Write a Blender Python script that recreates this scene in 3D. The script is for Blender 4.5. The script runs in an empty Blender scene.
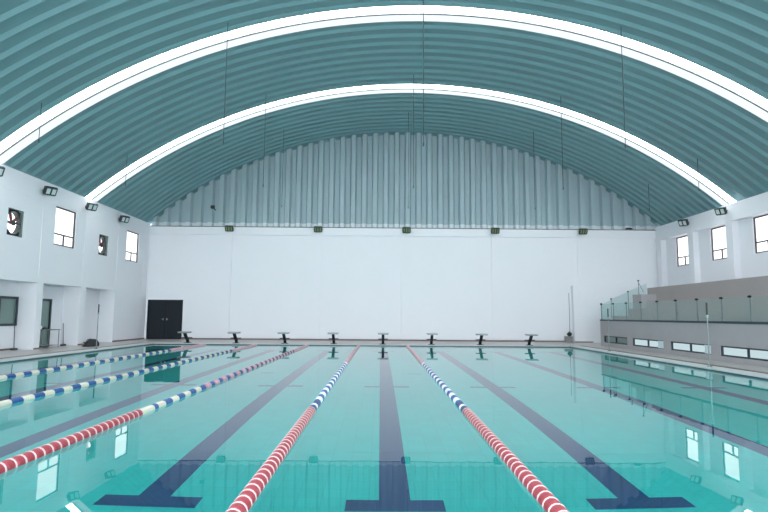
import bpy, math, random
from mathutils import Vector, Matrix
random.seed(7)
C = bpy.context.scene.collection
sc = bpy.context.scene

# ------------------------------------------------------------------ camera
F_PX = 567.36
cd = bpy.data.cameras.new('camera'); cam = bpy.data.objects.new('camera', cd); C.objects.link(cam)
cd.sensor_width = 36; cd.sensor_fit = 'HORIZONTAL'; cd.lens = F_PX / 768 * 36
cd.clip_end = 500
pitch, yaw, roll = math.radians(6.05), math.radians(0.33), math.radians(0.434)
fw = Vector((math.sin(yaw) * math.cos(pitch), math.cos(yaw) * math.cos(pitch), math.sin(pitch)))
rt = Vector((math.cos(yaw), -math.sin(yaw), 0)); up = rt.cross(fw)
R = Matrix((rt, up, -fw)).transposed() @ Matrix.Rotation(roll, 3, 'Z')
cam.matrix_world = Matrix.Translation((-0.147, -3.50, 1.478)) @ R.to_4x4()
sc.camera = cam

# ------------------------------------------------------------------ world, light, exposure
world = bpy.data.worlds.new('world'); sc.world = world; world.use_nodes = True
bg = world.node_tree.nodes['Background']
bg.inputs[0].default_value = (0.90, 0.97, 1.0, 1); bg.inputs[1].default_value = 3.6
SKY_STRENGTH = 7.0        # daylight through the translucent roof sheets
SKY_WEB = 0.40
WINDOW_STRENGTH = 0.75
sc.view_settings.view_transform = 'Standard'; sc.view_settings.look = 'None'
sc.view_settings.gamma = 1; sc.view_settings.use_curve_mapping = False
sc.view_settings.exposure = 1.50

# ------------------------------------------------------------------ materials
def srgb(r, g, b):
    f = lambda v: (v / 255 / 12.92) if v / 255 <= .04045 else ((v / 255 + .055) / 1.055) ** 2.4
    return (f(r), f(g), f(b), 1)
MATS = {}
def mat(name, col, rough=.5, metal=0, noise=0, nscale=3, spec=.5, bump=0, stretch=(1, 1, 1)):
    m = bpy.data.materials.new(name); m.use_nodes = True; nt = m.node_tree; b = nt.nodes['Principled BSDF']
    b.inputs['Base Color'].default_value = col; b.inputs['Roughness'].default_value = rough
    b.inputs['Metallic'].default_value = metal; b.inputs['Specular IOR Level'].default_value = spec
    tc = nt.nodes.new('ShaderNodeTexCoord'); mp = nt.nodes.new('ShaderNodeMapping'); mp.inputs['Scale'].default_value = stretch
    nt.links.new(tc.outputs['Object'], mp.inputs['Vector'])
    n = nt.nodes.new('ShaderNodeTexNoise'); n.inputs['Scale'].default_value = nscale; n.inputs['Detail'].default_value = 5
    nt.links.new(mp.outputs[0], n.inputs['Vector'])
    if noise:
        mx = nt.nodes.new('ShaderNodeMix'); mx.data_type = 'RGBA'
        mx.inputs[6].default_value = [c * (1 - noise) for c in col[:3]] + [1]
        mx.inputs[7].default_value = [min(1, c * (1 + noise)) for c in col[:3]] + [1]
        nt.links.new(n.outputs['Fac'], mx.inputs[0]); nt.links.new(mx.outputs[2], b.inputs['Base Color'])
    if bump:
        bm_ = nt.nodes.new('ShaderNodeBump'); bm_.inputs['Distance'].default_value = bump
        nt.links.new(n.outputs['Fac'], bm_.inputs['Height']); nt.links.new(bm_.outputs[0], b.inputs['Normal'])
    MATS[name] = m; return m
def emit(name, col, s):
    m = bpy.data.materials.new(name); m.use_nodes = True; nt = m.node_tree; nt.nodes.clear()
    o = nt.nodes.new('ShaderNodeOutputMaterial'); e = nt.nodes.new('ShaderNodeEmission')
    e.inputs[0].default_value = col; e.inputs[1].default_value = s; nt.links.new(e.outputs[0], o.inputs[0]); return m
M_wall = mat('white_plaster', (.79, .80, .845, 1), .6, noise=.02, nscale=.7)
M_wallg = mat('grey_white_plaster', (.66, .73, .76, 1), .6, noise=.02, nscale=.7)
M_roof = mat('teal_grey_metal_sheet', (.150, .278, .30, 1), .5, metal=0, noise=.06, nscale=.5, spec=.4)
M_seam = mat('dark_seam_metal', srgb(96, 104, 106), .6)
M_gable = mat('pale_teal_metal_sheet', (.34, .44, .48, 1), .5, metal=0, noise=.07, nscale=.8, spec=.4)
M_flash = mat('pale_flashing', (.62, .68, .71, 1), .5)
M_deck = mat('deck_tile', srgb(180, 173, 171), .35, noise=.10, nscale=1.5)
M_cope = mat('pale_coping', srgb(200, 202, 203), .45, noise=.05)
M_grate = mat('dark_gutter_grate', srgb(84, 76, 74), .6)
M_overhang = mat('waterline_overhang_shade', srgb(60, 80, 90), .4)  # dark colour stands in for the shadow under the coping overhang
M_base = mat('brown_skirting', srgb(120, 105, 102), .6)
M_conc = mat('grey_concrete', srgb(160, 158, 161), .8, noise=.07, nscale=1.3)
M_conc2 = mat('brown_grey_concrete', srgb(158, 150, 149), .8, noise=.08, nscale=1.1)
M_black = mat('black_paint', srgb(22, 31, 38), .6, spec=.3)
M_frame = mat('dark_window_frame', srgb(38, 52, 62), .5)
M_brownframe = mat('brown_window_frame', srgb(70, 62, 66), .5)
M_steel = mat('steel', srgb(120, 130, 132), .35, .6)
M_lamp = mat('floodlight_housing', srgb(40, 50, 52), .5)
M_lampg = mat('green_floodlight_housing', srgb(52, 66, 50), .5)
M_lens = mat('floodlight_lens', srgb(190, 205, 205), .3)
M_lensg = mat('greenish_floodlight_lens', srgb(120, 135, 105), .3)
M_white = mat('white_plastic', srgb(228, 232, 232), .4)
M_plat = mat('grey_white_grip', srgb(165, 172, 174), .6)
M_rim = mat('pale_pink_float_rim', srgb(214, 192, 194), .45)
M_red = mat('red_float', srgb(160, 56, 68), .45)
M_pink = mat('faded_pink_float', srgb(196, 146, 162), .45)
M_blue = mat('blue_float', srgb(28, 78, 140), .45)
M_navy = mat('navy_float', srgb(34, 62, 110), .45)
M_cream = mat('cream_float', srgb(208, 206, 190), .45)
M_whitef = mat('white_float', srgb(225, 228, 235), .45)
M_cable = mat('steel_cable', srgb(70, 80, 85), .5)
M_wire = mat('dark_hanging_wire', srgb(52, 70, 76), .6)
M_bag = mat('black_bag_cloth', srgb(38, 42, 46), .8, bump=.02, nscale=9)
M_crate = mat('grey_crate', srgb(130, 130, 128), .7)
M_sleeve = mat('grey_green_sleeve', srgb(120, 135, 132), .6)
M_maroon = mat('dark_red_paint', srgb(110, 55, 60), .5)
M_dimglass = mat('dim_green_glass', srgb(120, 142, 138), .15)
M_paleglass = mat('pale_window_sheet', srgb(205, 222, 226), .2)
M_sky = emit('bright_translucent_sheet', (.95, .99, 1, 1), SKY_STRENGTH)
M_sky2 = emit('pale_translucent_sheet', (.86, .95, 1, 1), SKY_WEB)
M_win = emit('daylit_pane', (.96, .985, 1, 1), WINDOW_STRENGTH)
M_win2 = emit('softly_glowing_pane', (.60, .76, .80, 1), .33)  # stand panes emit their own pale colour

def water_mat():
    m = bpy.data.materials.new('pool_water'); m.use_nodes = True; nt = m.node_tree; nt.nodes.clear()
    o = nt.nodes.new('ShaderNodeOutputMaterial'); g = nt.nodes.new('ShaderNodeBsdfGlass')
    g.inputs['Roughness'].default_value = 0.0; g.inputs['IOR'].default_value = 1.333
    g.inputs['Color'].default_value = (.97, 1, 1, 1)
    tc = nt.nodes.new('ShaderNodeTexCoord'); mp = nt.nodes.new('ShaderNodeMapping'); mp.inputs['Scale'].default_value = (1, .6, 1)
    n = nt.nodes.new('ShaderNodeTexNoise'); n.inputs['Scale'].default_value = 1.6; n.inputs['Detail'].default_value = 3
    b = nt.nodes.new('ShaderNodeBump'); b.inputs['Distance'].default_value = .0006; b.inputs['Strength'].default_value = 1
    nt.links.new(tc.outputs['Object'], mp.inputs[0]); nt.links.new(mp.outputs[0], n.inputs['Vector'])
    nt.links.new(n.outputs['Fac'], b.inputs['Height']); nt.links.new(b.outputs[0], g.inputs['Normal'])
    nt.links.new(g.outputs[0], o.inputs[0]); return m
M_water = water_mat()
def tile_mat(name, c1, grout, size=.25):
    m = bpy.data.materials.new(name); m.use_nodes = True; nt = m.node_tree; b = nt.nodes['Principled BSDF']
    b.inputs['Roughness'].default_value = .4
    tc = nt.nodes.new('ShaderNodeTexCoord'); br = nt.nodes.new('ShaderNodeTexBrick')
    br.offset = 0; br.inputs['Scale'].default_value = 1; br.inputs['Brick Width'].default_value = size; br.inputs['Row Height'].default_value = size
    br.inputs['Mortar Size'].default_value = .006; br.inputs['Color1'].default_value = c1
    br.inputs['Color2'].default_value = [c * .93 for c in c1[:3]] + [1]; br.inputs['Mortar'].default_value = grout
    nt.links.new(tc.outputs['Object'], br.inputs['Vector']); nt.links.new(br.outputs['Color'], b.inputs['Base Color']); return m
M_tile = tile_mat('teal_pool_tile', (.010, .61, .59, 1), (.009, .52, .50, 1))
M_line = tile_mat('navy_pool_tile', (.0, .042, .18, 1), (.0, .055, .20, 1))
def glass_mat():
    m = bpy.data.materials.new('green_tinted_glass'); m.use_nodes = True; nt = m.node_tree; nt.nodes.clear()
    o = nt.nodes.new('ShaderNodeOutputMaterial'); t = nt.nodes.new('ShaderNodeBsdfTransparent'); t.inputs[0].default_value = (.88, .955, .945, 1)
    g = nt.nodes.new('ShaderNodeBsdfGlossy'); g.inputs['Roughness'].default_value = .02
    lw = nt.nodes.new('ShaderNodeLayerWeight'); lw.inputs[0].default_value = .5
    pw = nt.nodes.new('ShaderNodeMath'); pw.operation = 'POWER'; pw.inputs[1].default_value = 4
    nt.links.new(lw.outputs['Facing'], pw.inputs[0])
    fr = nt.nodes.new('ShaderNodeMath'); fr.operation = 'MULTIPLY_ADD'; fr.inputs[1].default_value = .55; fr.inputs[2].default_value = .035
    nt.links.new(pw.outputs[0], fr.inputs[0])
    mx = nt.nodes.new('ShaderNodeMixShader'); nt.links.new(fr.outputs[0], mx.inputs[0]); nt.links.new(t.outputs[0], mx.inputs[1])
    nt.links.new(g.outputs[0], mx.inputs[2]); nt.links.new(mx.outputs[0], o.inputs[0]); return m
M_glass = glass_mat()

# ------------------------------------------------------------------ builders
class MB:
    def __init__(s): s.v = []; s.f = []; s.m = []; s.sm = []
    def add(s, vs, fs, mi=0, smooth=False):
        o = len(s.v); s.v += [tuple(v) for v in vs]
        for f in fs: s.f.append([o + i for i in f]); s.m.append(mi); s.sm.append(smooth)
        return s
    def box(s, x0, x1, y0, y1, z0, z1, mi=0, M=None, bev=0):
        x0, x1 = sorted((x0, x1)); y0, y1 = sorted((y0, y1)); z0, z1 = sorted((z0, z1))
        if bev:
            b = min(bev, (x1 - x0) / 2.01, (y1 - y0) / 2.01, (z1 - z0) / 2.01)
            vs = []
            for z, i in ((z0, b), (z0 + b, 0), (z1 - b, 0), (z1, b)):
                for (X, Y) in ((x0 + i + b, y0 + i), (x1 - i - b, y0 + i), (x1 - i, y0 + i + b), (x1 - i, y1 - i - b), (x1 - i - b, y1 - i), (x0 + i + b, y1 - i), (x0 + i, y1 - i - b), (x0 + i, y0 + i + b)):
                    vs.append((X, Y, z))
            fs = [tuple(reversed(range(8))), tuple(range(24, 32))]
            for k in range(3):
                for j in range(8): fs.append((k * 8 + j, k * 8 + (j + 1) % 8, k * 8 + 8 + (j + 1) % 8, k * 8 + 8 + j))
        else:
            vs = [(x, y, z) for z in (z0, z1) for (x, y) in ((x0, y0), (x1, y0), (x1, y1), (x0, y1))]
            fs = [(3, 2, 1, 0), (4, 5, 6, 7), (0, 1, 5, 4), (1, 2, 6, 5), (2, 3, 7, 6), (3, 0, 4, 7)]
        if M is not None: vs = [tuple(M @ Vector(v)) for v in vs]
        return s.add(vs, fs, mi)
    def tube(s, pts, r, n=10, mi=0, cap=True):
        pts = [Vector(p) for p in pts]; rs = r if isinstance(r, (list, tuple)) else [r] * len(pts)
        d0 = (pts[1] - pts[0]).normalized(); a = d0.orthogonal().normalized(); rings = []
        for i, p in enumerate(pts):
            d = (pts[min(i + 1, len(pts) - 1)] - pts[max(i - 1, 0)]).normalized()
            a = (a - d * a.dot(d)).normalized(); b = d.cross(a)
            rings.append([p + (a * math.cos(t) + b * math.sin(t)) * rs[i] for t in [2 * math.pi * k / n for k in range(n)]])
        vs = [v for rg in rings for v in rg]; fs = []
        for i in range(len(pts) - 1):
            for k in range(n): fs.append((i * n + k, i * n + (k + 1) % n, (i + 1) * n + (k + 1) % n, (i + 1) * n + k))
        s.add(vs, fs, mi, True)
        if cap: s.add(rings[0], [tuple(reversed(range(n)))], mi); s.add(rings[-1], [tuple(range(n))], mi)
        return s
    def lathe(s, prof, n=16, axis='Y', mi=0, ctr=(0, 0, 0)):      # prof: (t along the axis, radius[, mat])
        vs = []
        for q in prof:
            for k in range(n):
                a = 2 * math.pi * k / n; c, d = q[1] * math.cos(a), q[1] * math.sin(a)
                vs.append({'Y': (c + ctr[0], q[0] + ctr[1], d + ctr[2]), 'Z': (c + ctr[0], d + ctr[1], q[0] + ctr[2]), 'X': (q[0] + ctr[0], c + ctr[1], d + ctr[2])}[axis])
        for i in range(len(prof) - 1):
            m2 = prof[i][2] if len(prof[i]) > 2 else mi
            s.add([vs[j] for j in range(i * n, i * n + 2 * n)], [(k, (k + 1) % n, n + (k + 1) % n, n + k) for k in range(n)], m2, True)
        s.add(vs[:n], [tuple(range(n))], mi); s.add(vs[-n:], [tuple(range(n))], mi)
        return s
    def mesh(s, name, mats):
        me = bpy.data.meshes.new(name); me.from_pydata(s.v, [], s.f)
        for m in (mats if isinstance(mats, (list, tuple)) else [mats]): me.materials.append(m)
        me.polygons.foreach_set('material_index', s.m); me.polygons.foreach_set('use_smooth', s.sm); me.update(); return me
    def build(s, name, mats, parent=None, label=None):
        return link(name, s.mesh(name, mats), parent, label)
def link(name, me, parent=None, label=None, loc=None):
    o = bpy.data.objects.new(name, me); C.objects.link(o)
    if parent: o.parent = parent
    if label: o['label'] = label
    if loc: o.location = loc
    return o
def struct(o): o['kind'] = 'structure'; return o
def tag(o, label, cat, group=None):
    o['label'] = label; o['category'] = cat
    if group: o['group'] = group
    return o
def thing(name, label, cat, loc=(0, 0, 0), rz=0, group=None):
    o = bpy.data.objects.new(name, None); C.objects.link(o); o.location = loc; o.rotation_euler = (0, 0, rz); o.empty_display_size = .1
    return tag(o, label, cat, group)
def dup(root, loc, rz, label, group=None):
    r = root.copy(); C.objects.link(r); r.location = loc; r.rotation_euler = (0, 0, rz); r['label'] = label
    if group: r['group'] = group
    for ch in list(root.children):
        c = ch.copy(); C.objects.link(c); c.parent = r
        for g in list(ch.children):
            d = g.copy(); C.objects.link(d); d.parent = c
    return r
def sheet(mb, axis, p0, p1, u0, u1, z0, z1, holes, mi=0):
    """a wall slab between planes p0 and p1 with rectangular holes (ua, ub, za, zb)"""
    us = sorted({u0, u1} | {min(max(h[i], u0), u1) for h in holes for i in (0, 1)})
    for a, b in zip(us, us[1:]):
        mid = (a + b) / 2; cuts = sorted((max(h[2], z0), min(h[3], z1)) for h in holes if h[0] < mid < h[1]); z = z0
        for (ca, cb) in cuts + [(z1, z1)]:
            if ca > z + 1e-6:
                if axis == 'X': mb.box(p0, p1, a, b, z, ca, mi)
                else: mb.box(a, b, p0, p1, z, ca, mi)
            z = max(z, cb)

# ------------------------------------------------------------------ dimensions
XL, XR, YB, YF = -13.56, 16.14, 29.18, -8.0
HD = .08                       # deck
PX0, PX1, PY0, PY1, DEP = -11.37, 9.28, 0.0, 25.0, 1.4
CX, RAD, ZTOP = 1.3, 22.95, 12.25; ZC = ZTOP - RAD
ZW = 6.72

# ------------------------------------------------------------------ ground, basin, water
mb = MB()
bx0, bx1 = PX0 - .84, PX1 + .56
sheet(mb, 'X', 0, 0, 0, 0, 0, 0, [])
mb.box(XL - .8, PX0 - .75, YF, YB + .3, -.3, HD); mb.box(PX1 + .84, XR + .3, YF, YB + .3, -.3, HD)
mb.box(PX0 - .75, PX1 + .84, PY1 + .32, YB + .3, -.3, HD); mb.box(PX0 - .75, PX1 + .84, YF, -.5, -.3, HD)
struct(mb.build('floor', M_deck))
cb = MB()                                    # coping ring
def ring(b, o0, o1, z0, z1, mi=0, back=(0, 0)):
    # o0/o1: (left, right, near, far) offsets outward from the water edge
    l0, r0, n0, f0 = o0; l1, r1, n1, f1 = o1
    b.box(PX0 - l1, PX0 - l0, PY0 - n1, PY1 + f1, z0, z1, mi); b.box(PX1 + r0, PX1 + r1, PY0 - n1, PY1 + f1, z0, z1, mi)
    b.box(PX0 - l0, PX1 + r0, PY0 - n1, PY0 - n0, z0, z1, mi); b.box(PX0 - l0, PX1 + r0, PY1 + f0, PY1 + f1, z0, z1, mi)
ring(cb, (0, 0, 0, 0), (.55, .56, .35, .24), .035, .07)
struct(cb.build('trim_1', M_cope))
gb = MB(); ring(gb, (.55, .56, .35, .24), (.75, .84, .5, .32), -.3, .06); struct(gb.build('trim_2', M_grate))
db = MB(); ring(db, (0, 0, 0, 0), (.1, .1, .1, .1), -.06, .035); struct(db.build('trim_3', M_overhang))  # strip at the waterline, overhang shade put into its colour
pb = MB()
ring(pb, (0, 0, 0, 0), (.3, .3, .3, .3), -DEP, -.06)
pb.box(PX0 - .3, PX1 + .3, PY0 - .3, PY1 + .3, -DEP - .2, -DEP)
struct(pb.build('pool_basin', M_tile))
lb = MB(); zl0, zl1 = -DEP, -DEP + .004
for k in range(-4, 4):
    x = 2.52 * k + .02; w = .165
    for (ya, yb_) in ((2.70, 22.3),): lb.box(x - w, x + w, ya, yb_, zl0, zl1)
    lb.box(x - .51, x + .51, 2.42, 2.70, zl0, zl1); lb.box(x - .51, x + .51, 22.3, 22.56, zl0, zl1)
    lb.box(x - .53, x - w, 10.12, 10.32, zl0, zl1); lb.box(x + w, x + .53, 10.12, 10.32, zl0, zl1)
for x in (.84, -3.35): lb.box(x - .18, x + .18, 12.85, 12.98, zl0, zl1)
struct(lb.build('trim_4', M_line))
wb = MB(); wb.add([(PX0, PY0, 0), (PX1, PY0, 0), (PX1, PY1, 0), (PX0, PY1, 0)], [(0, 1, 2, 3)])
struct(wb.build('pool_water', M_water))

# ------------------------------------------------------------------ roof
P = .615
def arc(mb, y0, r0, y1, r1, n=110, mi=0, smooth=True, thick=0):
    t0, t1 = math.asin((XL - .12 - CX) / RAD), math.asin((XR + .12 - CX) / RAD)
    vs = []
    for i in range(n + 1):
        t = t0 + (t1 - t0) * i / n
        for (y, r) in ((y0, r0), (y1, r1)): vs.append((CX + r * math.sin(t), y, ZC + r * math.cos(t)))
    mb.add(vs, [(2 * i, 2 * i + 1, 2 * i + 3, 2 * i + 2) for i in range(n)], mi, smooth)
skys = [15.34 - 6.73 * 3, 15.34 - 6.73 * 2, 15.34, 15.34 + 6.73]
def strips(a, b):
    """corrugated run between y=a and y=b: light web + low flat + web + high flat per pitch"""
    n = max(1, round((b - a) / P)); p = (b - a) / n; D = .085
    for k in range(n):
        y = a + k * p; q = [(0, 0), (.10 * p, D), (.62 * p, D), (.74 * p, 0), (p, 0)]
        q = [(0, D), (.58 * p, D), (.76 * p, 0), (.86 * p, 0), (p, D)]
        for (u0, r0), (u1, r1) in zip(q, q[1:]): arc(rb, y + u0, RAD + r0, y + u1, RAD + r1)
rb = MB()
edges = [YF] + [e for s in skys for e in (s, s + 1.0)] + [YB + .36]
for a, b in zip(edges[0::2], edges[1::2]): strips(a, b)
struct(rb.build('ceiling', M_roof))
wn = [0]
def wname(): wn[0] += 1; return 'window_%d' % wn[0]
for s in skys:
    root = bpy.data.objects.new(wname(), None); C.objects.link(root); struct(root)
    a = MB(); arc(a, s + .05, RAD + .10, s + .07, RAD + .03); arc(a, s + .07, RAD + .03, s + .42, RAD + .03); a.build('pane', M_sky, root)
    a = MB(); arc(a, s + .49, RAD + .03, s + 1.0, RAD + .03); arc(a, s + 1.0, RAD + .03, s + 1.01, RAD + .10); a.build('pane', M_sky2, root)
    a = MB(); arc(a, s + .40, RAD + .03, s + .405, RAD - .01); arc(a, s + .405, RAD - .01, s + .485, RAD - .01); arc(a, s + .485, RAD - .01, s + .49, RAD + .03); arc(a, s - .02, RAD + .085, s + .055, RAD + .085)
    a.build('seam', M_seam, root)

# ------------------------------------------------------------------ gable of vertical corrugated sheet above the back wall
def zroof(x, r=RAD): return ZC + math.sqrt(max(0, r * r - (x - CX) ** 2))
g = MB(); PG = .64; n = int((XR - XL) / PG) + 1
for k in range(n):
    x = XL + (XR - XL - n * PG) / 2 + k * PG; y0, y1 = YB - .02, YB + .23
    q = [(0, y1), (.38 * PG, y1), (.50 * PG, y0), (.86 * PG, y0), (PG, y1)]
    for (u0, ya), (u1, yb_) in zip(q, q[1:]):
        xa, xb = x + u0, x + u1
        g.add([(xa, ya, 6.82), (xb, yb_, 6.82), (xb, yb_, max(6.83, zroof(xb, RAD + .12))), (xa, ya, max(6.83, zroof(xa, RAD + .12)))], [(0, 1, 2, 3)])
        g.add([(xa, ya - .015, 6.5), (xb, yb_ - .015, 6.5), (xb, yb_ - .015, 6.83), (xa, ya - .015, 6.83)], [(0, 1, 2, 3)], 1)
struct(g.build('wall_gable', [M_gable, M_flash]))
g = MB(); g.box(XL, XR, YB - .08, YB + .1, 6.55, 6.595); struct(g.build('trim_5', M_grate))

# ------------------------------------------------------------------ back wall
w = MB(); sheet(w, 'Y', YB, YB + .25, XL - .3, XR + .3, 0, 6.55, [(-13.47, -11.45, 0, 2.32)])
PIL = [-8.96, -3.80, 1.29, 6.48, 11.46]
for x in PIL: w.box(x - .21, x + .21, YB - .08, YB, HD, 6.10)
w.box(XL, XR, YB - .08, YB, 6.10, 6.55); w.box(XL, XL + .05, YB - .045, YB, 2.4, 6.10)
struct(w.build('wall_back', M_wall))
w = MB(); 
w.box(-11.45, 10.84, YB - .095, YB - .0, HD, HD + .085); struct(w.build('baseboard_back', M_base))
w = MB(); w.box(10.84, XR, 28.8, YB, HD, 3.30); struct(w.build('wall_partition', M_wall))
w = MB(); w.box(10.86, 11.9, 28.785, 28.8, HD, HD + .06); struct(w.build('baseboard_partition', M_base))
# added unseen end behind the camera: gable dims near roof, wide openings admit daylight
w = MB(); N_ = 40
for k in range(N_):
    xa, xb = XL + (XR - XL) * k / N_, XL + (XR - XL) * (k + 1) / N_
    for yy_ in (YF, YF + .2): w.add([(xa, yy_, 5.9), (xb, yy_, 5.9), (xb, yy_, zroof(xb, RAD + .1)), (xa, yy_, zroof(xa, RAD + .1))], [(0, 1, 2, 3)])
w.box(XL, XR, YF, YF + .2, 5.8, 5.9)
for x in (XL + .2, -8, -2, 4.6, 10.6, XR - .2): w.box(x - .2, x + .2, YF, YF + .2, HD, 5.8)
struct(w.build('wall_front_added', M_wall))
# double door
d = bpy.data.objects.new('door_1', None); C.objects.link(d); struct(d)
a = MB(); a.box(-13.40, -11.52, YB + .105, YB + .14, HD, 2.25); a.box(-13.47, -13.40, YB + .02, YB + .14, HD, 2.32); a.box(-11.52, -11.45, YB + .02, YB + .14, HD, 2.32); a.box(-13.40, -11.52, YB + .02, YB + .14, 2.25, 2.32)
a.build('door_frame', M_black, d)
for x0, x1, s in ((-13.395, -12.465, 1), (-12.455, -11.525, -1)):
    a = MB(); a.box(x0, x1, YB + .05, YB + .10, HD + .01, 2.245, bev=.01); lf = a.build('door_leaf', M_black, d)
    hx = x1 - .10 if s > 0 else x0 + .10
    a = MB(); a.box(hx - .03, hx + .03, YB + .035, YB + .05, 1.15, 1.27); a.tube([(hx, YB + .05, 1.21), (hx, YB + .0, 1.21), (hx - s * .09, YB + .0, 1.21)], .012, 8); a.build('door_handle', M_steel, lf)

# ------------------------------------------------------------------ left wall with alcoves
openL = [(19.17, 22.02), (22.47, 25.29), (15.95, 18.80), (12.75, 15.55), (9.5, 12.3)]
winL = [(19.68, 21.28), (26.28, 27.82), (13.1, 14.7), (6.5, 8.1), (-.1, 1.5), (-6.6, -5.0)]
fanL = [(16.72, 17.62), (23.37, 24.27), (10.1, 11.0)]
holes = [(a, b, 0, 2.68) for a, b in openL] + [(a, b, 4.30, 5.92) for a, b in winL] + [(a, b, 4.29, 5.28) for a, b in fanL]
w = MB(); sheet(w, 'X', XL - .25, XL, YF, YB, 0, ZW, holes)
w.box(XL - 1.0, XL - .25, 9.0, 25.8, 2.68, 2.85)
w.box(XL - 1.0, XL - .25, 25.29, 25.8, 0, 2.68)
sp = sorted(openL)
for (a0, b0), (a1, b1) in zip(sp, sp[1:]): w.box(XL - .76, XL - .25, b0, a1, 0, 2.68)
sheet(w, 'X', XL - 1.0, XL - .76, 9.0, 25.8, 0, 2.68, [(17.80, 18.72, 1.02, 2.10), (19.9, 21.12, 0, 2.08)])
for y in (12.5, 15.75, 18.98, 22.24, 25.48, 28.72):
    w.box(XL, XL + .012, y - .2, y + .2, 2.9, 5.98)
w.box(XL, XL + .014, YF, YB, 5.98, ZW)
struct(w.build('wall_left', M_wall))
w = MB(); w.box(XL, XL + .015, 25.29, YB, HD, HD + .075)
for a, b in zip([s[1] for s in sp][:-1], [s[0] for s in sp][1:]): w.box(XL, XL + .012, a, b, HD, HD + .07)
for a, b in sp: w.box(XL - .76, XL - .745, a, b if not a == 19.17 else 19.9, HD, HD + .07)
struct(w.build('baseboard_left', M_base))
# alcove window and door
r = bpy.data.objects.new(wname(), None); C.objects.link(r); struct(r)
def rect_frame(mb, x, y0, y1, z0, z1, t, dx=.05, bars=()):
    mb.box(x - dx, x, y0, y0 + t, z0, z1); mb.box(x - dx, x, y1 - t, y1, z0, z1)
    mb.box(x - dx, x, y0 + t, y1 - t, z0, z0 + t); mb.box(x - dx, x, y0 + t, y1 - t, z1 - t, z1)
    for (a, b, c, e) in bars: mb.box(x - dx, x, a, b, c, e)
a = MB(); rect_frame(a, XL - .70, 17.68, 18.79, 1.0, 2.12, .09); a.build('window_frame', M_frame, r)
a = MB(); a.box(XL - .80, XL - .77, 17.8, 18.72, 1.02, 2.10); a.build('pane', M_dimglass, r)
r = bpy.data.objects.new('door_2', None); C.objects.link(r); struct(r)
a = MB(); rect_frame(a, XL - .73, 19.9, 21.12, HD, 2.10, .09); a.build('door_frame', M_frame, r)
a = MB(); a.box(XL - .82, XL - .785, 19.90, 21.12, HD, 2.08); a.build('pane', M_dimglass, r)
# high windows
def high_window(y0, y1, z0, z1, xw, side):
    r = bpy.data.objects.new(wname(), None); C.objects.link(r); struct(r)
    s = -side; xf = xw + s * .05; t = .06; zm = z0 + .45
    a = MB()
    xa, xb = sorted((xf, xf + s * .05))
    for (u0, u1, v0, v1) in ((y0, y0 + t, z0, z1), (y1 - t, y1, z0, z1), (y0 + t, y1 - t, z0, z0 + t), (y0 + t, y1 - t, z1 - t, z1),
                             (y0 + t, y1 - t, zm, zm + t), ((y0 + y1) / 2 - t / 2, (y0 + y1) / 2 + t / 2, z0 + t, zm)):
        a.box(xa, xb, u0, u1, v0, v1)
    a.build('window_frame', M_brownframe, r)
    a = MB(); xg = xf + s * .055; a.box(xg, xg + s * .01, y0, y1, z0, z1); a.build('pane', M_win, r)
    return r
for a, b in winL: high_window(a, b, 4.30, 5.92, XL, 1)

# ------------------------------------------------------------------ right wall
winR = [(25.95, 27.5), (22.62, 24.2), (19.33, 20.98), (16.0, 17.65), (12.7, 14.3), (6.1, 7.7), (-.5, 1.1), (-6, -4.4)]
w = MB(); sheet(w, 'X', XR, XR + .25, YF, YB, 0, ZW, [(a, b, 4.30, 5.90) for a, b in winR])
for y in (28.8, 25.46, 22.20, 18.95, 15.67, 12.4): w.box(XR - .30, XR, y - .25, y + .25, HD, 5.92)
w.box(XR - .30, XR, YF, YB, 5.92, ZW)
struct(w.build('wall_right', M_wall))
for a, b in winR: high_window(a, b, 4.30, 5.90, XR, -1)

# ------------------------------------------------------------------ spectator stand
SX, SY0, SY1, SZ = 11.05, 6.0, 25.5, 1.32
sw = [(22.38, 25.1), (19.08, 21.86), (15.84, 18.55), (12.6, 15.33), (9.35, 12.08)]
stand = thing('spectator_stand', 'grey concrete spectator stand with stepped seating along the right side of the pool', 'spectator stand', (SX, 16, HD))
inv = Matrix.Translation((-SX, -16, -HD))
def sp_build(mbx, name, m, parent=stand, label=None):
    mbx.v = [tuple(Vector(v) + Vector((-SX, -16, -HD))) for v in mbx.v]; return mbx.build(name, m, parent, label)
a = MB(); sheet(a, 'X', SX, SX + .2, SY0, SY1, HD, SZ, [(p, q, .26, .60) for p, q in sw])
a.box(SX + .2, XR - .005, SY1 - .2, SY1, HD, SZ); a.box(SX + .2, XR - .005, SY0, SY0 + .2, HD, SZ); a.box(SX + .2, XR - .005, SY0 + .2, SY1 - .2, SZ - .15, SZ)
sp_build(a, 'base_wall', M_conc)
for (x0, x1, z1, m, y1) in ((11.68, XR - .005, 1.57, M_conc2, SY1), (12.48, XR - .005, 1.94, M_conc2, SY1 - .02), (13.0, XR - .005, 2.32, M_conc2, SY1 - .5), (13.5, XR - .305, 3.0, M_conc2, SY1 - .04)):
    a = MB(); a.box(x0, x1, SY0 + .02, y1, {1.57: SZ, 1.94: 1.57, 2.32: 1.94, 3.0: 2.32}[z1], z1); sp_build(a, 'seating_step', m)
a = MB(); a.box(12.73, 13.5, 24.5, 25.44, 1.94, 2.65); sp_build(a, 'stair_block', M_conc)
a = MB(); a.box(SX - .015, SX + .10, SY0, SY1, SZ, SZ + .075); sp_build(a, 'edge_channel', M_frame, label='dark metal channel along the top edge')
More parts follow.
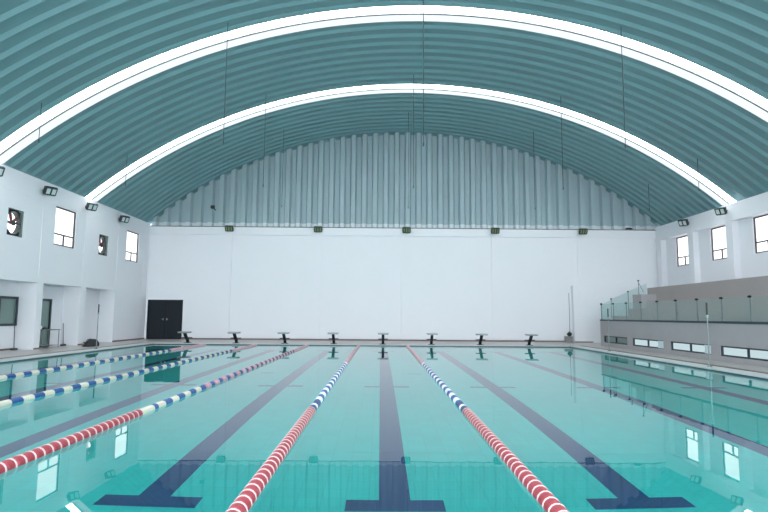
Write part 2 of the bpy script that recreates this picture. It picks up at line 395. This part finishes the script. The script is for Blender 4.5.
for i, (p, q) in enumerate(sw):
    a = MB(); t = .05; mid = (p + q) / 2
    a.box(SX + .03, SX + .09, p, p + t, .26, .60); a.box(SX + .03, SX + .09, q - t, q, .26, .60)
    a.box(SX + .03, SX + .09, p + t, q - t, .26, .26 + t); a.box(SX + .03, SX + .09, p + t, q - t, .60 - t, .60); a.box(SX + .03, SX + .09, mid - t / 2, mid + t / 2, .26 + t, .60 - t)
    f = sp_build(a, 'window_frame', M_frame)
    a = MB(); a.box(SX + .095, SX + .11, p, q, .26, .60); sp_build(a, 'pane', M_dimglass if i == 0 else M_win2, f)
    if i in (1, 2):
        a = MB(); a.box(SX + .02, SX + .028, p + .02, p + (.5 if i == 1 else .42), .285, .575); sp_build(a, 'pane', M_paleglass, f, 'pale sliding pane at the near end')
# glass railing along the front
PO = [25.37 - 1.455 * k for k in range(13)]
rail = thing('glass_railing', 'long green-tinted glass railing with dark posts along the front edge of the stand', 'railing', (SX + .04, 16, SZ + .075))
def r_build(mbx, name, m, parent, o): mbx.v = [tuple(Vector(v) - Vector(o)) for v in mbx.v]; return mbx.build(name, m, parent)
RO = (SX + .04, 16, SZ + .075)
for y in PO:
    a = MB(); a.box(SX + .03, SX + .06, y - .013, y + .013, SZ + .075, 2.13); po = r_build(a, 'post', M_steel, rail, RO)
    a = MB(); a.box(SX - .015, SX + .075, y - .045, y + .045, 2.12, 2.19, bev=.015); r_build(a, 'clamp', M_black, po, RO)
for y0, y1 in zip(PO[1:], PO): a = MB(); a.box(SX + .04, SX + .052, y0 + .02, y1 - .02, SZ + .075, 2.17); r_build(a, 'glass_panel', M_glass, rail, RO)
# stepped end railing
EO = (SX + .1, SY1 - .06, SZ)
er = thing('stair_glass_railing', 'stepped glass railing climbing the far end of the spectator stand', 'railing', EO)
def prism(pts, y0, y1):
    m_ = MB(); n_ = len(pts); m_.add([(x, y0, z) for x, z in pts] + [(x, y1, z) for x, z in pts], [tuple(range(n_)), tuple(reversed(range(n_, 2 * n_)))] + [(i, (i + 1) % n_, n_ + (i + 1) % n_, n_ + i) for i in range(n_)]); return m_
yy = SY1 - .06
E_ = [(11.10, SZ, 2.19), (11.62, 1.45, 2.44), (12.50, 1.94, 2.82), (13.05, 2.0, 3.38)]
for (x, z0, z1) in E_:
    a = MB(); a.box(x - .013, x + .013, yy - .015, yy + .015, z0, z1); po = r_build(a, 'post', M_steel, er, EO)
    a = MB(); a.box(x - .04, x + .04, yy - .04, yy + .04, z1 - .03, z1 + .03, bev=.012); r_build(a, 'clamp', M_black, po, EO)
a = prism([(11.12, SZ), (11.60, SZ), (11.60, 2.38), (11.12, 2.16)], yy - .006, yy + .006); r_build(a, 'glass_panel', M_glass, er, EO)
a = prism([(11.64, 1.57), (12.48, 1.57), (12.48, 2.80), (11.64, 2.44)], yy - .006, yy + .006); r_build(a, 'glass_panel', M_glass, er, EO)
a = prism([(12.52, 1.94), (13.46, 1.94), (13.46, 3.25), (12.52, 2.84)], yy - .006, yy + .006); r_build(a, 'glass_panel', M_glass, er, EO)
a = MB(); a.tube([(12.98, yy - .02, 3.42), (13.28, yy - .02, 2.80)], .014, 8); r_build(a, 'brace', M_steel, er, EO)

# ------------------------------------------------------------------ floodlights
def flood(dark, lens, cells, name='floodlight'):
    """faces +Y in its own frame, mounted on a wall behind it"""
    t = thing(name, 'x', 'floodlight')
    M = Matrix.Rotation(math.radians(-28), 4, 'X')
    a = MB(); a.box(-.24, .24, -.06, .06, -.18, .18, 0, M, .03)
    for k in range(7): a.box(-.21 + k * .07 - .008, -.21 + k * .07 + .008, -.12, -.06, -.15, .15, 0, M)
    h = a.build('housing', dark, t)
    n_ = cells
    for k in range(n_):
        wd = .42 / n_; x0 = -.21 + k * wd
        b = MB(); b.box(x0 + .035, x0 + wd - .035, .06, .068, -.11, .11, 0, M); b.build('lens', lens, h)
    b = MB(); b.tube([(-.24, 0, 0), (-.26, -.10, 0), (-.10, -.26, .02)], .016, 6); b.tube([(.24, 0, 0), (.26, -.10, 0), (.10, -.26, .02)], .016, 6)
    b.box(-.12, .12, -.28, -.24, -.04, .06); b.build('bracket', dark, t)
    return t
f0 = flood(M_lamp, M_lens, 2)
GL, GR, GB = 'floodlights along the left wall', 'floodlights along the right wall', 'floodlights along the back wall'
flL = [(15.45, 'dark floodlight under the roof edge at the far left edge of the picture'),
       (18.65, 'dark floodlight high on the left wall between the nearer fan and window'),
       (21.9, 'dark floodlight high on the left wall below the foot of the farther bright roof strip'),
       (25.2, 'dark floodlight high on the left wall, the one closest to the back wall')]
first = True
for y, lb_ in flL:
    loc, rz = (XL + .32, y, 6.30), -math.pi / 2 - .55
    if first: f0.location = loc; f0.rotation_euler = (0, 0, rz); f0['label'] = lb_; f0['group'] = GL; first = False
    else: dup(f0, loc, rz, lb_, GL)
for y, lb_ in ((25.4, 'dark floodlight high on the right wall, the one closest to the back wall'), (22.15, 'dark floodlight high on the right wall below the foot of the bright roof strip')):
    dup(f0, (XR - .66, y, 6.40), math.pi / 2 + .55, lb_, GR)
g0 = flood(M_lampg, M_lensg, 3)
for i, x in enumerate((-8.87, -3.77, 1.33, 6.44, 11.52)):
    lb_ = ['leftmost greenish floodlight on the back wall, nearest above the black double door', 'second greenish floodlight from the left on the back wall',
           'middle one of the five greenish floodlights on the back wall', 'second greenish floodlight from the right on the back wall',
           'rightmost greenish floodlight on the back wall, nearest the spectator stand'][i]
    loc, rz = (x, YB - .37, 6.42), math.pi
    if i == 0: g0.location = loc; g0.rotation_euler = (0, 0, rz); g0['label'] = lb_; g0['group'] = GB
    else: dup(g0, loc, rz, lb_, GB)

# ------------------------------------------------------------------ wall fans in the two square openings
def fan(loc, label):
    t = thing('exhaust_fan', label, 'fan', loc, 0, 'exhaust fans in the left wall')
    a = MB(); hw, hh = .448, .493; N = 32; rr = .42                     # square plate with a round opening
    for x in (-.01, .02):
        outer = []; inner = []
        for k in range(N):
            th = 2 * math.pi * k / N; c, s_ = math.cos(th), math.sin(th); q = min(hw / max(abs(c), 1e-6), hh / max(abs(s_), 1e-6))
            outer.append((x, c * q, s_ * q)); inner.append((x, c * rr, s_ * rr))
        a.add(outer + inner, [(k, (k + 1) % N, N + (k + 1) % N, N + k) for k in range(N)])
    a.add([(x, math.cos(2 * math.pi * k / N) * rr, math.sin(2 * math.pi * k / N) * rr) for x in (-.10, .10) for k in range(N)], [(k, (k + 1) % N, N + (k + 1) % N, N + k) for k in range(N)], 0, True)
    a.build('housing', M_lamp, t)
    a = MB()
    for q_ in ((-.446, .446, -.491, -.481), (-.446, .446, .481, .491), (-.446, -.436, -.481, .481), (.436, .446, -.481, .481)): a.box(.02, .15, *q_)
    a.build('sleeve', M_sleeve, t)
    a = MB(); a.lathe([(-.06, .05), (.03, .06), (.05, .04)], 14, 'X'); hub = a.build('hub', M_maroon, t)
    for k in range(5):
        th = 2 * math.pi * k / 5 + .3; Mx = Matrix.Rotation(th, 4, 'X'); a = MB()
        vs = []
        for (r_, h_, tw) in ((.04, .025, .02), (.20, .04, .03), (.39, .045, .02)):
            for (u, q) in ((-1, -1), (1, 1)): vs.append(Mx @ Vector((q * tw, u * h_, r_)))
        vs2 = [v + Vector((.008, 0, 0)) for v in vs]
        a.add(vs + vs2, [(0, 1, 3, 2), (2, 3, 5, 4), (7, 6, 8, 9), (9, 8, 10, 11), (0, 2, 8, 6), (2, 4, 10, 8), (1, 7, 9, 3), (3, 9, 11, 5), (4, 5, 11, 10)])
        a.build('blade', M_maroon, hub)
    a = MB(); a.box(.06, .08, -.44, .44, -.015, .015); a.build('motor_mount', M_lamp, t)
    a = MB(); a.lathe([(.05, .08), (.12, .08), (.14, .05)], 14, 'X', 0, (0, 0, -.02)); a.build('motor', M_lamp, t)
    return t
for (a_, b_), lb_ in zip(fanL[:2], ('exhaust fan in the nearer of the two small square openings in the left wall', 'exhaust fan in the farther small square opening between the two left windows')):
    fan((XL - .16, (a_ + b_) / 2, 4.785), lb_)
for a_, b_ in fanL:
    r = bpy.data.objects.new(wname(), None); C.objects.link(r); struct(r)
    q = MB(); q.box(XL - .35, XL - .32, a_ - .02, b_ + .02, 4.27, 5.30); q.build('pane', M_win, r)

# ------------------------------------------------------------------ lane ropes
def disc(kind):
    a = MB()
    if kind in ('red', 'pink'):
        a.lathe([(-.074, .03), (-.068, .052), (-.050, .068), (-.02, .072), (.02, .072), (.042, .066), (.043, .070, 1), (.052, .075, 1), (.066, .074, 1), (.072, .045)], 14)
        return a.mesh('float', [M_red if kind == 'red' else M_pink, M_rim])
    a.lathe([(-.074, .02), (-.07, .048), (-.05, .052), (-.046, .062), (-.026, .062), (-.022, .050), (-.004, .050), (0, .062), (.02, .062), (.024, .050), (.044, .050), (.048, .062), (.066, .060), (.074, .02)], 14)
    return a.mesh('float', [{'blue': M_blue, 'cream': M_cream, 'white': M_whitef, 'navy': M_navy}[kind]])
DM = {k: disc(k) for k in ('red', 'blue', 'cream', 'white', 'navy', 'pink')}
PT = .155
ropes = [(-8.75, 'edge', 'lane rope of blue and cream floats nearest the left deck'), (-6.25, 'edge', 'lane rope of blue and cream floats, second from the left deck'),
         (-3.72, 'mid', 'lane rope turning from red floats to blue and cream, third from the left deck'),
         (-1.205, 'ctr', 'red then blue and white lane rope bounding the centre lane on its left'), (1.205, 'ctr', 'red then blue and white lane rope bounding the centre lane on its right')]
def kind_at(t, y, i):
    ph = (i // 2) % 2
    if t == 'ctr':
        if y < 5.45: return 'red'
        if y < 6.3: return 'navy' if i % 3 else 'white'
        if y < 14.2: return 'blue' if ph else 'white'
        return 'pink' if i % 3 else 'white'
    if t == 'mid':
        if y < 5.2: return 'red'
        if y < 5.6: return 'cream'
        if y < 8.0: return 'blue' if ph else 'cream'
        if y < 12.0: return 'blue' if ph else 'pink'
        if y < 20: return 'navy' if ph else 'pink'
        return 'pink'
    if y < 5: return 'red'
    if y < 20: return 'blue' if ph else 'cream'
    return 'pink'
for x, t, lb_ in ropes:
    root = thing('lane_rope', lb_, 'lane rope', (x, 0, .008), 0, 'lane ropes across the pool')
    a = MB(); a.tube([(0, .02, 0), (0, 12, 0), (0, 24.98, 0)], .022, 6); a.build('cable', M_cable, root)
    n = int(24.6 / PT); ys = [.2 + PT * (i + .5) for i in range(n)]
    # the hundred floats that show largest: the nearest ones inside the frame
    ymin = {-8.75: 9.6, -6.25: 5.6, -3.75: 1.7}.get(x, .2)
    vis = [i for i in range(n) if ys[i] > ymin][:100]
    rest = {}
    for i in range(n):
        k = kind_at(t, ys[i], i)
        if i in vis: link('float', DM[k], root, loc=(0, ys[i], 0), label={'red': 'red float', 'blue': 'blue float', 'cream': 'cream float', 'white': 'white float', 'navy': 'navy blue float', 'pink': 'pink float'}[k])
        else: rest.setdefault(k, []).append(ys[i])
    a = MB(); ms = [M_red, M_rim, M_whitef, M_blue, M_cream, M_navy, M_pink]
    for k, L in rest.items():
        me = DM[k]; idx = [ms.index(m_) for m_ in me.materials]
        vs = [v.co.copy() for v in me.vertices]
        for y in L:
            o_ = len(a.v); a.v += [(v.x, v.y + y, v.z) for v in vs]
            for pl in me.polygons: a.f.append([o_ + j for j in pl.vertices]); a.m.append(idx[pl.material_index]); a.sm.append(pl.use_smooth)
    if rest: s_ = a.build('float', ms, root); s_['kind'] = 'stuff'

# ------------------------------------------------------------------ starting blocks
def block(loc, label):
    t = thing('starting_block', label, 'starting block', loc, 0, 'starting blocks at the far end')
    a = MB(); a.box(-.16, .16, .72, 1.06, -.0, .025); a.build('base_plate', M_black, t)
    a = MB()
    pts = [(.94, .03), (.84, .20), (.68, .27), (.42, .50)]
    for (y0, z0), (y1, z1) in zip(pts, pts[1:]):
        L = math.hypot(y1 - y0, z1 - z0); ang = math.atan2(z1 - z0, y1 - y0)
        Mx = Matrix.Translation((0, y0, z0)) @ Matrix.Rotation(ang, 4, 'X'); a.box(-.065, .065, -.03, L + .03, -.06, .06, 0, Mx, .01)
    a.build('post', M_black, t)
    Mx = Matrix.Translation((0, .42, .545)) @ Matrix.Rotation(math.radians(1), 4, 'X')
    a = MB(); a.box(-.275, .275, -.28, .28, -.0, .028, 0, Mx, .01); pl = a.build('platform', M_plat, t)
    a = MB(); a.box(-.25, .25, -.25, .25, -.04, -.0, 0, Mx); a.build('frame', M_steel, pl)
    a = MB(); a.box(-.24, .24, .66, .90, .25, .285, bev=.01); a.build('step', M_black, t)
    return t
BL = ['starting block in front of the black double door, leftmost of the row', 'starting block second from the left, just right of the double door', 'starting block third from the left at the far pool edge',
      'starting block just left of the centre lane', 'starting block standing at the end of the centre lane', 'starting block just right of the centre lane', 'starting block second from the right at the far pool edge',
      'starting block rightmost of the row, nearest the spectator stand']
xsb = [-9.80, -7.36, -4.92, -2.47, 0.0, 2.43, 4.89, 7.36]
b0 = None
for x, l in zip(xsb, BL):
    if b0 is None: b0 = block((x, 24.42, .07), l)
    else: dup(b0, (x, 24.42, .07), 0, l)

# ------------------------------------------------------------------ poles at the pool side
def pole(loc, h, label):
    t = thing('pool_pole', label, 'pole', loc, 0, 'upright poles at the pool side')
    a = MB(); a.lathe([(0, .07), (.02, .07), (.03, .03)], 12, 'Z'); a.build('base', M_steel, t)
    a = MB(); a.tube([(0, 0, .02), (0, 0, h * .78)], .019, 10); a.build('pole', M_steel, t)
    a = MB(); a.lathe([(h * .76, .02), (h * .77, .038), (h * .80, .038), (h * .81, .02)], 12, 'Z'); a.build('collar', M_plat, t, 'pale collar')
    a = MB(); a.tube([(0, 0, h * .79), (0, 0, h)], .026, 10); a.build('sleeve', M_lamp, t, 'dark upper sleeve'); return t
pole((9.6, 13.45, .07), 1.88, 'thin upright metal pole at the right pool edge in front of the stand windows')
pole((9.6, 20.85, .07), 1.80, 'thin upright metal pole at the right pool edge near the far end of the stand')
pole((-11.6, 19.75, .07), 1.80, 'thin upright metal pole at the left pool edge beside the black bag')

# ------------------------------------------------------------------ hanging wires
WL = {(-11.5, 14.85): 'outermost left', (-5.4, 14.85): 'inner left', (1.24, 14.85): 'centre', (7.97, 14.85): 'right',
      (-11.42, 21.1): 'outermost left', (-5.36, 21.1): 'inner left', (1.27, 21.1): 'centre', (7.9, 21.1): 'inner right', (13.93, 21.1): 'outermost right',
      (-5.35, 25.8): 'left', (1.27, 25.8): 'centre', (7.93, 25.8): 'inner right', (13.95, 25.8): 'outermost right'}
ROW = {14.85: 'nearest row, hanging before the nearer bright roof strip', 21.1: 'middle row, hanging before the farther bright roof strip', 25.8: 'farthest row, hanging before the gable'}
for (x, y), l in WL.items():
    z1 = zroof(x, RAD + .09); a = MB(); a.tube([(0, 0, z1 - 7.1), (0, 0, .12)], .013, 6); a.tube([(0, 0, .12), (0, 0, 0)], .022, 6)
    o = a.build('hanging_wire', M_wire); o.location = (x, y, 7.1)
    tag(o, 'thin dark wire, %s of the %s' % (l, ROW[y]), 'wire', 'thin wires hanging from the roof')

# ------------------------------------------------------------------ things standing around the pool
# bag on the left deck
a = MB(); N, K = 20, 9; vs = []
for i in range(K):
    ph = math.pi / 2 * i / (K - 1)
    for k in range(N):
        th = 2 * math.pi * k / N
        rr = math.cos(ph) ** .7 * (1 + .10 * math.sin(3 * th + 1) + .05 * math.sin(7 * th + i))
        vs.append((.32 * rr * math.cos(th) + .05 * math.sin(ph), .30 * rr * math.sin(th), .32 * math.sin(ph) * (1 + .12 * math.sin(2 * th) * math.cos(ph)) - .12 * (1 - math.cos(th)) * .5 * math.sin(ph) * math.cos(ph)))
a.add(vs, [(i * N + k, i * N + (k + 1) % N, (i + 1) * N + (k + 1) % N, (i + 1) * N + k) for i in range(K - 1) for k in range(N)] + [tuple(reversed(range(N)))], 0, True)
bag = thing('bag', 'slumped black bag on the left deck by the third alcove', 'bag', (-12.72, 21.45, HD), .4)
a.build('body', M_bag, bag)
a = MB(); a.tube([(-.14, -.1, .24), (-.1, -.14, .30), (.02, -.16, .33), (.12, -.12, .28), (.15, -.08, .2)], .014, 6); a.build('strap', M_bag, bag)
# table in alcove
T = thing('narrow_table', 'narrow grey metal table in the middle alcove of the left wall', 'table', (-13.96, 20.25, HD))
a = MB(); a.box(-.25, .25, -.62, .62, .71, .75, bev=.008); a.build('tabletop', M_steel, T)
for sx in (-1, 1):
    for sy in (-1, 1):
        a = MB(); a.tube([(sx * .22, sy * .56, 0), (sx * .22, sy * .56, .71)], .016, 8); a.build('leg', M_steel, T)
a = MB(); a.box(-.22, .22, -.56, .56, .08, .10); a.build('shelf', M_steel, T)
a = MB(); a.box(-.09, .09, -.13, .13, 0, .07, bev=.02); a.tube([(0, -.1, .05), (.02, 0, .12), (0, .1, .05)], .012, 6)
o = a.build('tool_case', M_lamp); o.location = (-13.9, 20.0, HD + .752); tag(o, 'small dark case with a handle lying on the narrow table', 'case')
a = MB(); a.box(-.07, .07, -.10, .10, 0, .16, bev=.03); a.lathe([(.16, .03), (.20, .03)], 10, 'Z')
o = a.build('bottle', M_white); o.location = (-13.95, 19.75, HD + .752); tag(o, 'pale jug on the narrow table beside the alcove door', 'jug')
def mop(loc, h, lean, label):
    t = thing('mop', label, 'mop', loc)
    a = MB(); a.tube([(0, 0, .06), (lean, 0, h)], .016, 8); a.build('handle', M_cable, t)
    a = MB(); a.box(-.05, .05, -.18, .18, 0, .07, bev=.02); a.build('mop_head', M_lamp, t)
mop((-14.15, 18.55, HD), .95, -.04, 'mop standing under the alcove window beside the first pillar')
mop((-14.05, 21.75, HD), .98, -.05, 'mop leaning in the corner to the right of the narrow table')
# crate and bag beside the rear wall
o = thing('storage_crate', 'small grey crate on the floor at the right end of the back wall', 'crate', (10.50, 28.80, HD))
a = MB(); a.box(-.19, .19, -.15, .15, 0, .03); a.box(-.19, .19, -.15, -.13, .03, .31); a.box(-.19, .19, .13, .15, .03, .31); a.box(-.19, -.17, -.13, .13, .03, .31); a.box(.17, .19, -.13, .13, .03, .31); a.build('body', M_crate, o)
a = MB(); a.box(-.20, .20, -.16, .16, .31, .345, bev=.01); a.build('lid', M_crate, o)
a = MB(); a.lathe([(0, .05), (.03, .10), (.10, .14), (.17, .13), (.22, .07), (.24, .03)], 14, 'Z'); a.tube([(-.05, 0, .2), (-.02, 0, .31), (.05, 0, .2)], .01, 6)
o = a.build('kit_bag', M_bag); o.location = (10.56, 28.80, HD + .346); tag(o, 'small dark round bag on top of the grey crate', 'bag')
a = MB(); a.tube([(0, 0, 0), (.01, 0, .9), (0, 0, 2.3)], .012, 6)
o = a.build('power_cord', M_cable); o.location = (10.68, 29.10, HD + .5); tag(o, 'thin grey cord running down the wall above the crate', 'cord')
# small fittings on the gable
a = MB(); a.box(-.2, .2, -.05, .05, 0, .07, bev=.01); a.box(-.12, .12, -.04, .04, .07, .1)
o = a.build('roof_bracket', M_lamp); o.location = (14.3, YB - .06, 6.61); tag(o, 'small dark bracket lying on the ledge at the right foot of the gable', 'bracket')
t = thing('gable_fitting', 'small dark fitting fixed low on the left of the gable', 'fitting', (-9.95, YB - .02, 7.72))
a = MB(); a.box(-.12, .12, -.12, 0, -.1, .1, bev=.03); a.build('body', M_lamp, t); a = MB(); a.tube([(.05, -.06, -.05), (.2, -.1, -.2)], .03, 8); a.build('nozzle', M_lamp, t)
